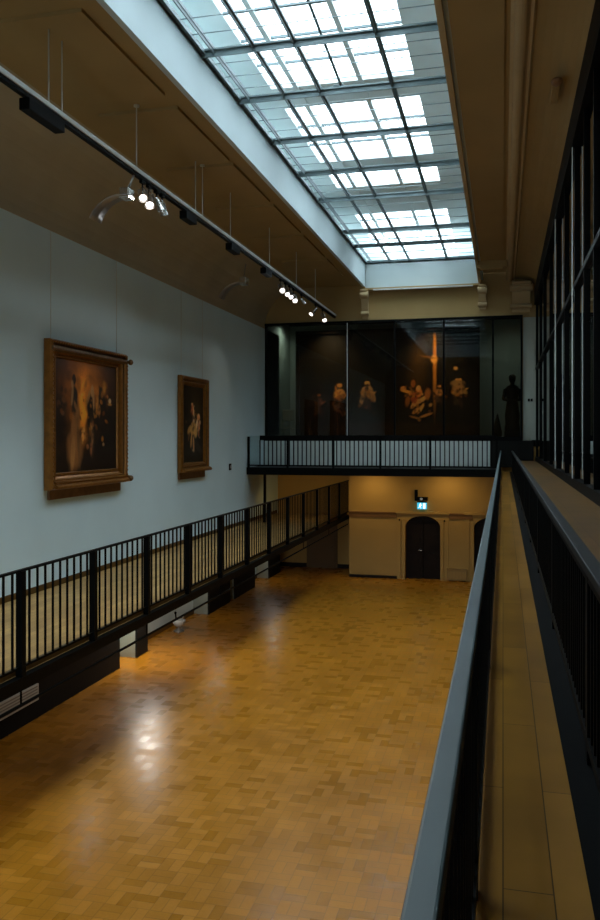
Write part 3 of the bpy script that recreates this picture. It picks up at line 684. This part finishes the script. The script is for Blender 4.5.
# ------------------------------------------------------------------ things in the display room
zs = up(-.1)
def statue_mesh(cx, cy, z, s):
    b = MB(); L = lambda *p: b.lathe([(r*s, h*s) for r, h in p], (cx, cy, z), 20)
    L((0, 0), (.24, 0), (.25, .1), (.22, .25), (.24, .5), (.20, .8), (.17, 1.0), (.22, 1.25), (.24, 1.38), (.17, 1.47), (.07, 1.52), (.06, 1.58), (0, 1.6))
    b.ball((cx, cy-.02*s, z+1.69*s), .105*s, .12*s, .14*s, 14, 10); b.ball((cx, cy+.05*s, z+1.76*s), .12*s, .12*s, .11*s)
    b.ball((cx, cy-.14*s, z+1.68*s), .02*s, .035*s, .035*s)
    for sx in (-1, 1):
        b.tube((cx+sx*.22*s, cy, z+1.36*s), (cx+sx*.28*s, cy-.06*s, z+1.05*s), .07*s, 10, .055*s); b.tube((cx+sx*.28*s, cy-.06*s, z+1.05*s), (cx+sx*.10*s, cy-.22*s, z+.98*s), .055*s, 10, .04*s)
        b.ball((cx+sx*.08*s, cy-.23*s, z+.98*s), .05*s)
    return b
t = thing('statue', (.30, 31.0, zs), 'dark draped standing statue at the right end behind glass', 'statue')
MB().box(.05, .60, 30.72, 31.28, zs, zs+.35).build('pedestal', 'statue', t); statue_mesh(.33, 31.0, zs+.35, 1.12).build('figure', 'statue', t)
t = thing('statuette', (-.18, 30.85, zs), 'small dark cone-shaped statuette left of the draped statue', 'statue')
MB().box(-.36, -.04, 30.7, 31.0, zs, zs+.12).build('base', 'statue', t)
MB().lathe([(0, .12), (.15, .12), (.17, .3), (.13, .5), (.09, .72), (.05, .85), (.03, .95), (0, 1.0)], (-.2, 30.85, zs)).build('figure', 'statue', t)
t = thing('chair', (-8.2, 31.2, zs), 'grey-green high-backed chair behind glass at the left end', 'chair')
MB().box(-8.48, -7.98, 31.34, 31.38, zs+.78, zs+1.22).build('backrest', 'chairgrey', t, bevel=.02)
MB().box(-8.48, -7.98, 30.95, 31.38, zs+.45, zs+.50).build('seat', 'chairgrey', t, bevel=.02)
for x in (-8.45, -8.01):
    MB().tube((x, 30.98, zs), (x, 30.98, zs+.45), .018).build('leg', 'chairgrey', t); MB().tube((x, 31.36, zs), (x, 31.36, zs+.8), .018).build('leg', 'chairgrey', t)

# ------------------------------------------------------------------ track lighting
XT, ZT = -6.1, up(4.55)
t = thing('lighting_track', (XT, 16, ZT), 'long aluminium lighting track hung by rods from the left ceiling', 'light track')
MB().box(XT-.03, XT+.05, 3.0, 30.1, ZT-.0, ZT+.07).build('rail_body', 'alu', t, bevel=.008)
MB().box(XT-.05, XT+.03, 3.0, 30.1, ZT-.06, ZT-.002).build('conductor_rail', 'black', t)
def ypx(px, x=XT):
    a = (px-300)/820; return x/(-.2403+.9707*a)*(.9707+.2403*a)
rods = [ypx(48), ypx(48)+.35, ypx(136), ypx(195), ypx(195)+.4, ypx(230), ypx(269), ypx(296), ypx(315), 5.6, 7.5]
for y in rods: MB().tube((XT+.01, y, ZT+.06), (XT+.01, y, ZC-.0), .011, 6).tube((XT+.01, y, ZC-.03), (XT+.01, y, ZC), .05, 10).build('hanging_rod', 'wire', t)
dl = ['black driver box under the track, nearest the camera', 'black driver box under the track just past the nearest spotlights', 'black driver box under the track between the other boxes', 'small black driver box just before the middle spotlights']
for (px, ln), lb in zip([(48, .9), (191, .55), (235, .6), (268, .6)], dl):
    y = ypx(px)-.1
    d = thing('driver_box', (XT-.02, y, ZT-.06), lb, 'driver box')
    MB().box(XT-.10, XT+.06, y-ln/2, y+ln/2, ZT-.22, ZT-.061).build('casing', 'black', d, bevel=.01)
    MB().box(XT-.02, XT+.0, y+ln/2, y+ln/2+.03, ZT-.2, ZT-.1).build('plug', 'alu', d)
def spot(y, dirv, label, lit, energy=60, size=.9, s=1.0, col=(1, .86, .72), drop=.16, dx=0):
    s *= .85
    base = Vector((XT-.01+dx, y, ZT-.06)); t = thing('spotlight', base, label, 'spotlight', None)
    d = Vector(dirv).normalized(); piv = base+Vector((0, 0, -drop))
    MB().box(base.x-.03, base.x+.03, y-.07, y+.07, base.z-.05, base.z).tube(base+Vector((0, 0, -.04)), piv, .014, 8).build('mount', 'black', t)
    u = d.cross(Vector((0, 0, 1))).normalized()
    MB().tube(piv-u*.075*s, piv-u*.075*s+d*.12, .01, 6).tube(piv+u*.075*s, piv+u*.075*s+d*.12, .01, 6).tube(piv-u*.075*s, piv+u*.075*s, .012, 6).build('yoke', 'greymetal', t)
    A = piv-d*.03; h = MB().tube(A, A+d*.16*s, .045*s, 14, .062*s).tube(A+d*.16*s, A+d*.29*s, .066*s, 16, .085*s, cap=False).tube(A-d*.03, A, .03*s, 10, .045*s)
    h.build('housing', 'chrome', t)
    if lit:
        MB().tube(A+d*.262*s, A+d*.28*s, .062*s, 16).build('lens', 'lampwhite', t)
        l = bpy.data.lights.new('bulb', 'SPOT'); l.energy = energy; l.color = col; l.spot_size = size; l.spot_blend = .7; l.shadow_soft_size = .05
        lo = bpy.data.objects.new('bulb', l); C.objects.link(lo); lo.parent = t; lo.location = (A+d*.31*s)-base
        lo.rotation_mode = 'QUATERNION'; lo.rotation_quaternion = d.to_track_quat('-Z', 'Y')
    else: MB().tube(A+d*.20*s, A+d*.22*s, .068*s, 16).build('lens', 'greymetal', t)
    return t
SD = ypx(145)
spot(ypx(143), (.30, -.55, -.75), 'nearest lit spotlight of the nearest track cluster', True, 260, 2.5, 1.15, (.92, .97, 1))
spot(ypx(149.5), (.25, -.45, -.85), 'second lit spotlight in the nearest cluster, right of first', True, 60, 1.6, 1.25, (1, .92, .95))
spot(ypx(157), (.35, .2, -.9), 'unlit spotlight pointing down, second from right in the nearest cluster', False, s=1.0)
spot(ypx(162.5), (.1, .25, -.95), 'rightmost unlit spotlight of the nearest track cluster', False, s=1.0)
spot(ypx(281), (.35, -.6, -.7), 'nearest lit spotlight of the middle track cluster', True, 150, 2.5, 1.25, (.92, .97, 1))
spot(ypx(286), (.35, -.5, -.8), 'second lit spotlight of the middle cluster', True, 40, 1.0, 1.15)
spot(ypx(290), (.3, -.5, -.8), 'third lit spotlight of the middle cluster', True, 40, 1.0, 1.15)
spot(ypx(294), (.3, -.5, -.9), 'last lit spotlight of the middle cluster, farthest along', True, 40, 1.0, 1.25)
spot(ypx(302), (.5, .2, -.6), 'small unlit spotlight between the middle and last clusters', False, s=.8)
spot(ypx(316), (-.5, -.5, -.7), 'lit spotlight of the last cluster, nearer one', True, 30, 1.0, 1.2)
spot(ypx(323), (.3, -.4, -.8), 'lit spotlight of the last cluster at track end', True, 30, 1.0, 1.3)
# flared wall-washer reflectors
def washer(o3, label, sc, side, hang):
    t = thing('wall_washer', o3, label, 'floodlight'); o3 = Vector(o3)
    n = 9; vs = []
    for k in range(n+1):
        th = math.radians(-10+80*k/n); r = .75*sc
        px_ = -r*math.sin(th); pz = -r*(1-math.cos(th))
        wv = (.16+.10*k/n)*sc
        for s_ in (-1, 1): vs.append(o3+Vector((px_, s_*wv, pz)))
    fs = [(2*k, 2*k+1, 2*k+3, 2*k+2) for k in range(n)]
    o = MB().add(vs, fs, True).build('curved_reflector', 'greymetal', t); m = o.modifiers.new('solid', 'SOLIDIFY'); m.thickness = .02
    MB().box(o3.x-.05*sc, o3.x+.18*sc, o3.y-.15*sc, o3.y+.15*sc, o3.z-.08*sc, o3.z+.16*sc).build('lamp_box', 'chrome', t, bevel=.02)
    MB().bar(o3+Vector((.06, 0, .1*sc)), hang, .03, .03).build('arm', 'greymetal', t)
    return t
y = ypx(135)
washer((XT-.18, y-.05, ZT-.42), 'flared metal wall washer hung beside the nearest spotlight cluster', .78, 1, Vector((XT-.02, y, ZT-.061)))
washer((-7.75, 23.9, up(4.75)), 'flared metal wall washer high on the cove above the smaller painting', .95, 1, Vector((-7.75, 24.3, up(5.40))))

# ------------------------------------------------------------------ exit sign, camera, radiators
def XP(px, y): a = (px-300)/820; return (-.2403+.9707*a)/(.9707+.2403*a)*y
ex = XP(422.3, YF); ez = up(-2.48)
t = thing('exit_sign', (ex, YF-.1, ez), 'small lit blue and white running-man exit sign above the arched door', 'exit sign')
MB().box(ex-.17, ex+.17, YF-.16, YF-.08, ez-.12, ez+.12).build('sign_box', 'sign', t)
MB().box(ex-.18, ex+.18, YF-.165, YF-.0, ez+.12, ez+.155).build('housing', 'black', t)
b = MB(); yq = YF-.165
def pix(b, x0, x1, z0, z1): b.box(ex+x0, ex+x1, yq, yq+.004, ez+z0, ez+z1)
pix(b, .04, .13, -.10, .10)                          # door opening
b.ball((ex-.05, yq, ez+.08), .024, .006, .024)
b.bar((ex-.05, yq, ez+.05), (ex-.075, yq, ez-.02), .01, .04).bar((ex-.075, yq, ez-.02), (ex-.03, yq, ez-.06), .01, .022).bar((ex-.03, yq, ez-.06), (ex-.04, yq, ez-.11), .01, .02)
b.bar((ex-.08, yq, ez-.02), (ex-.13, yq, ez-.08), .01, .022).bar((ex-.05, yq, ez+.045), (ex-.0, yq, ez+.01), .01, .018).bar((ex-.055, yq, ez+.045), (ex-.11, yq, ez+.02), .01, .018)
b.build('figure_pictogram', 'signwhite', t)
t = thing('security_camera', (ex-.12, YF-.12, up(-2.1)), 'black wall camera on bracket directly above the exit sign', 'camera')
MB().box(ex-.27, ex-.16, YF-.12, YF-.0, up(-2.30), up(-1.9)).build('bracket', 'black', t)
MB().box(ex-.20, ex+.22, YF-.32, YF-.12, up(-2.28), up(-2.15)).build('camera_body', 'black', t, bevel=.015)
MB().tube((ex, YF-.32, up(-2.21)), (ex, YF-.37, up(-2.21)), .05, 14).build('lens', 'greymetal', t)
rx0, rx1 = XP(447.5, YF), XP(467, YF)
t = thing('radiator_cover', ((rx0+rx1)/2, YF-.1, 0), 'low tan radiator cover against the far wall right of the arched door', 'radiator')
MB().box(rx0, rx1, YF-.16, YF-.031, .04, .42).build('cover', 'radiator', t, bevel=.01)
b = MB()
for k in range(12): x = rx0+.06+(rx1-rx0-.12)*k/11; b.box(x-.012, x+.012, YF-.17, YF-.16, .1, .36)
b.build('grille', 'tan', t)
MB().box(rx0-.02, rx1+.02, YF-.18, YF-.031, .42, .45).build('top_shelf', 'radiator', t)
for px, lb in ((399.5, 'tiny dark sensor on the wall left of the arched door'), (444.5, 'tiny dark sensor on the wall right of the arched door')):
    x = XP(px, YF); tag(MB().ball((x, YF-.03, up(-3.02)), .04).build('sensor', 'black', None), lb, 'sensor')
# switches
t = thing('light_switch', (XL, 26.2, up(-.98)), 'small black switch plate on the left wall near the balcony', 'switch')
MB().box(XL, XL+.025, 26.05, 26.25, up(-1.08), up(-.86)).build('plate', 'black', t, bevel=.005); MB().box(XL+.025, XL+.035, 26.1, 26.2, up(-1.02), up(-.92)).build('rocker', 'greymetal', t)
for px, lb in ((528.8, 'left small dark wall switch on the pale pier'), (531.6, 'right small dark wall switch on the pale pier')):
    x = XP(px, YF); tag(MB().box(x-.035, x+.035, YF-.04, YF-.021, up(1.30), up(1.40)).build('wall_switch', 'black', None), lb, 'switch')
# tabletop-like fixture standing on the floor under the left gallery
fx, fy = -8.45, 20.6
t = thing('floor_lamp_unit', (fx, fy, 0), 'small pale swivelling floor spotlight beside the exposed white wall panel', 'floor lamp')
MB().lathe([(0, 0), (.14, 0), (.14, .03), (.05, .06), (.04, .14), (0, .14)], (fx, fy, 0)).build('base', 'greymetal', t)
MB().lathe([(0, .13), (.10, .15), (.17, .24), (.18, .31), (.15, .33), (0, .30)], (fx, fy, 0)).build('bowl', 'pale', t)
MB().tube((fx-.08, fy, .3), (fx-.10, fy, .5), .02).ball((fx-.10, fy, .50), .035).build('stem', 'black', t)
MB().tube((fx+.10, fy, .3), (fx+.13, fy, .40), .03).build('knob', 'chrome', t)

# ------------------------------------------------------------------ plaster corbels and shell ornament
def corbel(x, y, z, w_, h, label, m='plaster_lit', depth=.5):
    t = thing('corbel', (x, y, z), label, 'corbel')
    pr = [(0, 0), (-depth, 0), (-depth, -.07)]
    for k in range(13):
        q = k/12; pr.append((-depth*(.92*(1-q)**1.6+.16*math.sin(PI*q)**2), -.10-(h-.1)*q))
    MB().extr([(y+a, z+q) for a, q in pr], x-w_/2, x+w_/2, 'x').build('bracket', m, t, bevel=.02)
    b = MB().tube((x-w_*.62, y-depth*.72, z-.2), (x+w_*.62, y-depth*.72, z-.2), .13, 16); b.build('scroll', m, t); b = MB().tube((x-w_*.6, y-depth*.25, z-h*.8), (x+w_*.6, y-depth*.25, z-h*.8), .08, 14)
    b.build('scroll', m, t)
    return t
corbel(-4.98, YF-.02, up(5.48), .24, 1.05, 'scrolled plaster corbel at the left corner of the skylight end', depth=.45)
corbel(-.72, YF-.02, up(5.48), .26, .85, 'scrolled plaster corbel at the right corner of the skylight end', depth=.4)
corbel(.62, YF-.02, up(5.48), .62, 1.0, 'large scrolled plaster corbel above the pale pier', depth=.7)
t = thing('wall_sconce', (.80, 13.1, up(5.45)), 'small shell-shaped sconce with brown cap on the right cove', 'sconce')
MB().ball((.80, 13.1, up(5.44)), .09, .14, .05).build('cap', 'wood_back', t)
b = MB()
for k in range(5):
    a = -.3+.15*k
    b.ball((.80+.10*math.sin(a)*1.5, 13.65+.02*abs(k-2), up(5.49)), .028, .42, .06, 8, 10)
b.build('shell', 'plaster', t)

for x, lb in ((-6.6, 'warm picture light over the left half of the great painting'), (-2.6, 'warm picture light over the right half of the great painting')):  # unseen lamps added to brighten the great painting behind the glass
    t = thing('picture_light', (x, 30.75, up(4.7)), lb, 'lamp')
    MB().tube((x, 30.75, up(4.8)), (x, 30.75, up(4.62)), .05, 12).build('housing', 'black', t)
    l = bpy.data.lights.new('bulb', 'SPOT'); l.energy = 420; l.color = (1, .74, .42); l.spot_size = 1.7; l.spot_blend = 1; l.shadow_soft_size = .04
    lo = bpy.data.objects.new('bulb', l); C.objects.link(lo); lo.parent = t; lo.location = (0, 0, -.1)
    lo.rotation_mode = 'QUATERNION'; lo.rotation_quaternion = Vector((0, .9, -3.4)).to_track_quat('-Z', 'Y')

# ------------------------------------------------------------------ unseen fill lamps added under the left gallery to brighten wall and floor
under = [(5.0, 9, -7.3), (9.5, 9, -7.3), (13.6, 5, -7.3), (17.7, 50, -8.0), (22.3, 5, -8.0), (28.4, 7, -8.0)]  # the strongest one is placed to throw the streak of glare on the floor
ul = ['ceiling lamp under the gallery nearest the camera', 'ceiling lamp under the gallery above the pale vents', 'ceiling lamp under the gallery before the widest pier', 'bright ceiling lamp under the gallery over the exposed white panel',
      'ceiling lamp under the gallery beyond the white panel', 'ceiling lamp under the gallery at its far end']
for (y, e, x), lb in zip(under, ul):
    z = up(zf)-.12; t = thing('ceiling_lamp', (x, y, z-.05), lb, 'lamp')
    MB().box(x-.06, x+.06, y-.5, y+.5, z-.05, z-.001).build('housing', 'pale', t)
    l = bpy.data.lights.new('tube', 'AREA'); l.shape = 'RECTANGLE'; l.size = .1; l.size_y = .95; l.energy = e; l.color = (1, .93, .85)
    lo = bpy.data.objects.new('tube', l); C.objects.link(lo); lo.parent = t; lo.location = (0, 0, -.01)

for x, lb in ((-8.35, 'small ceiling lamp in the left end of the display room'), (.2, 'small ceiling lamp in the right end of the display room')):  # unseen lamps added to lift the dark ends of the display room
    z = up(4.8); t = thing('ceiling_lamp', (x, 32.6, z-.05), lb, 'lamp')
    MB().lathe([(0, 0), (.12, 0), (.14, .02), (.14, .049), (0, .049)], (x, 32.6, z-.05)).build('housing', 'pale', t)
    l = bpy.data.lights.new('bulb', 'SPOT'); l.energy = 120 if x < 0 else 60; l.color = (.85, 1, .9); l.spot_size = 2.9; l.spot_blend = 1; l.shadow_soft_size = .1
    lo = bpy.data.objects.new('bulb', l); C.objects.link(lo); lo.parent = t; lo.location = (0, 0, -.02)
GROUPS = {'spotlight': 'spotlights on the ceiling track', 'driver_box': 'driver boxes under the track', 'pier': 'piers under the left gallery', 'wall_vent': 'vents under the left gallery',
          'wall_washer': 'flared wall washers', 'corbel': 'plaster corbels', 'downlight': 'downlights under the balcony', 'framed_painting': 'gilt framed paintings on the left wall',
          'sensor': 'wall sensors beside the arched door', 'wall_switch': 'switches on the pale pier', 'picture_light': 'picture lights in the display room'}
for o in C.objects:
    k = o.name.split('.')[0]
    if o.parent is None and k in GROUPS and o.get('label'): o['group'] = GROUPS[k]
    if o.parent is None and k == 'ceiling_lamp': o['group'] = 'lamps under the left gallery' if 'gallery' in o['label'] else 'lamps in the display room'
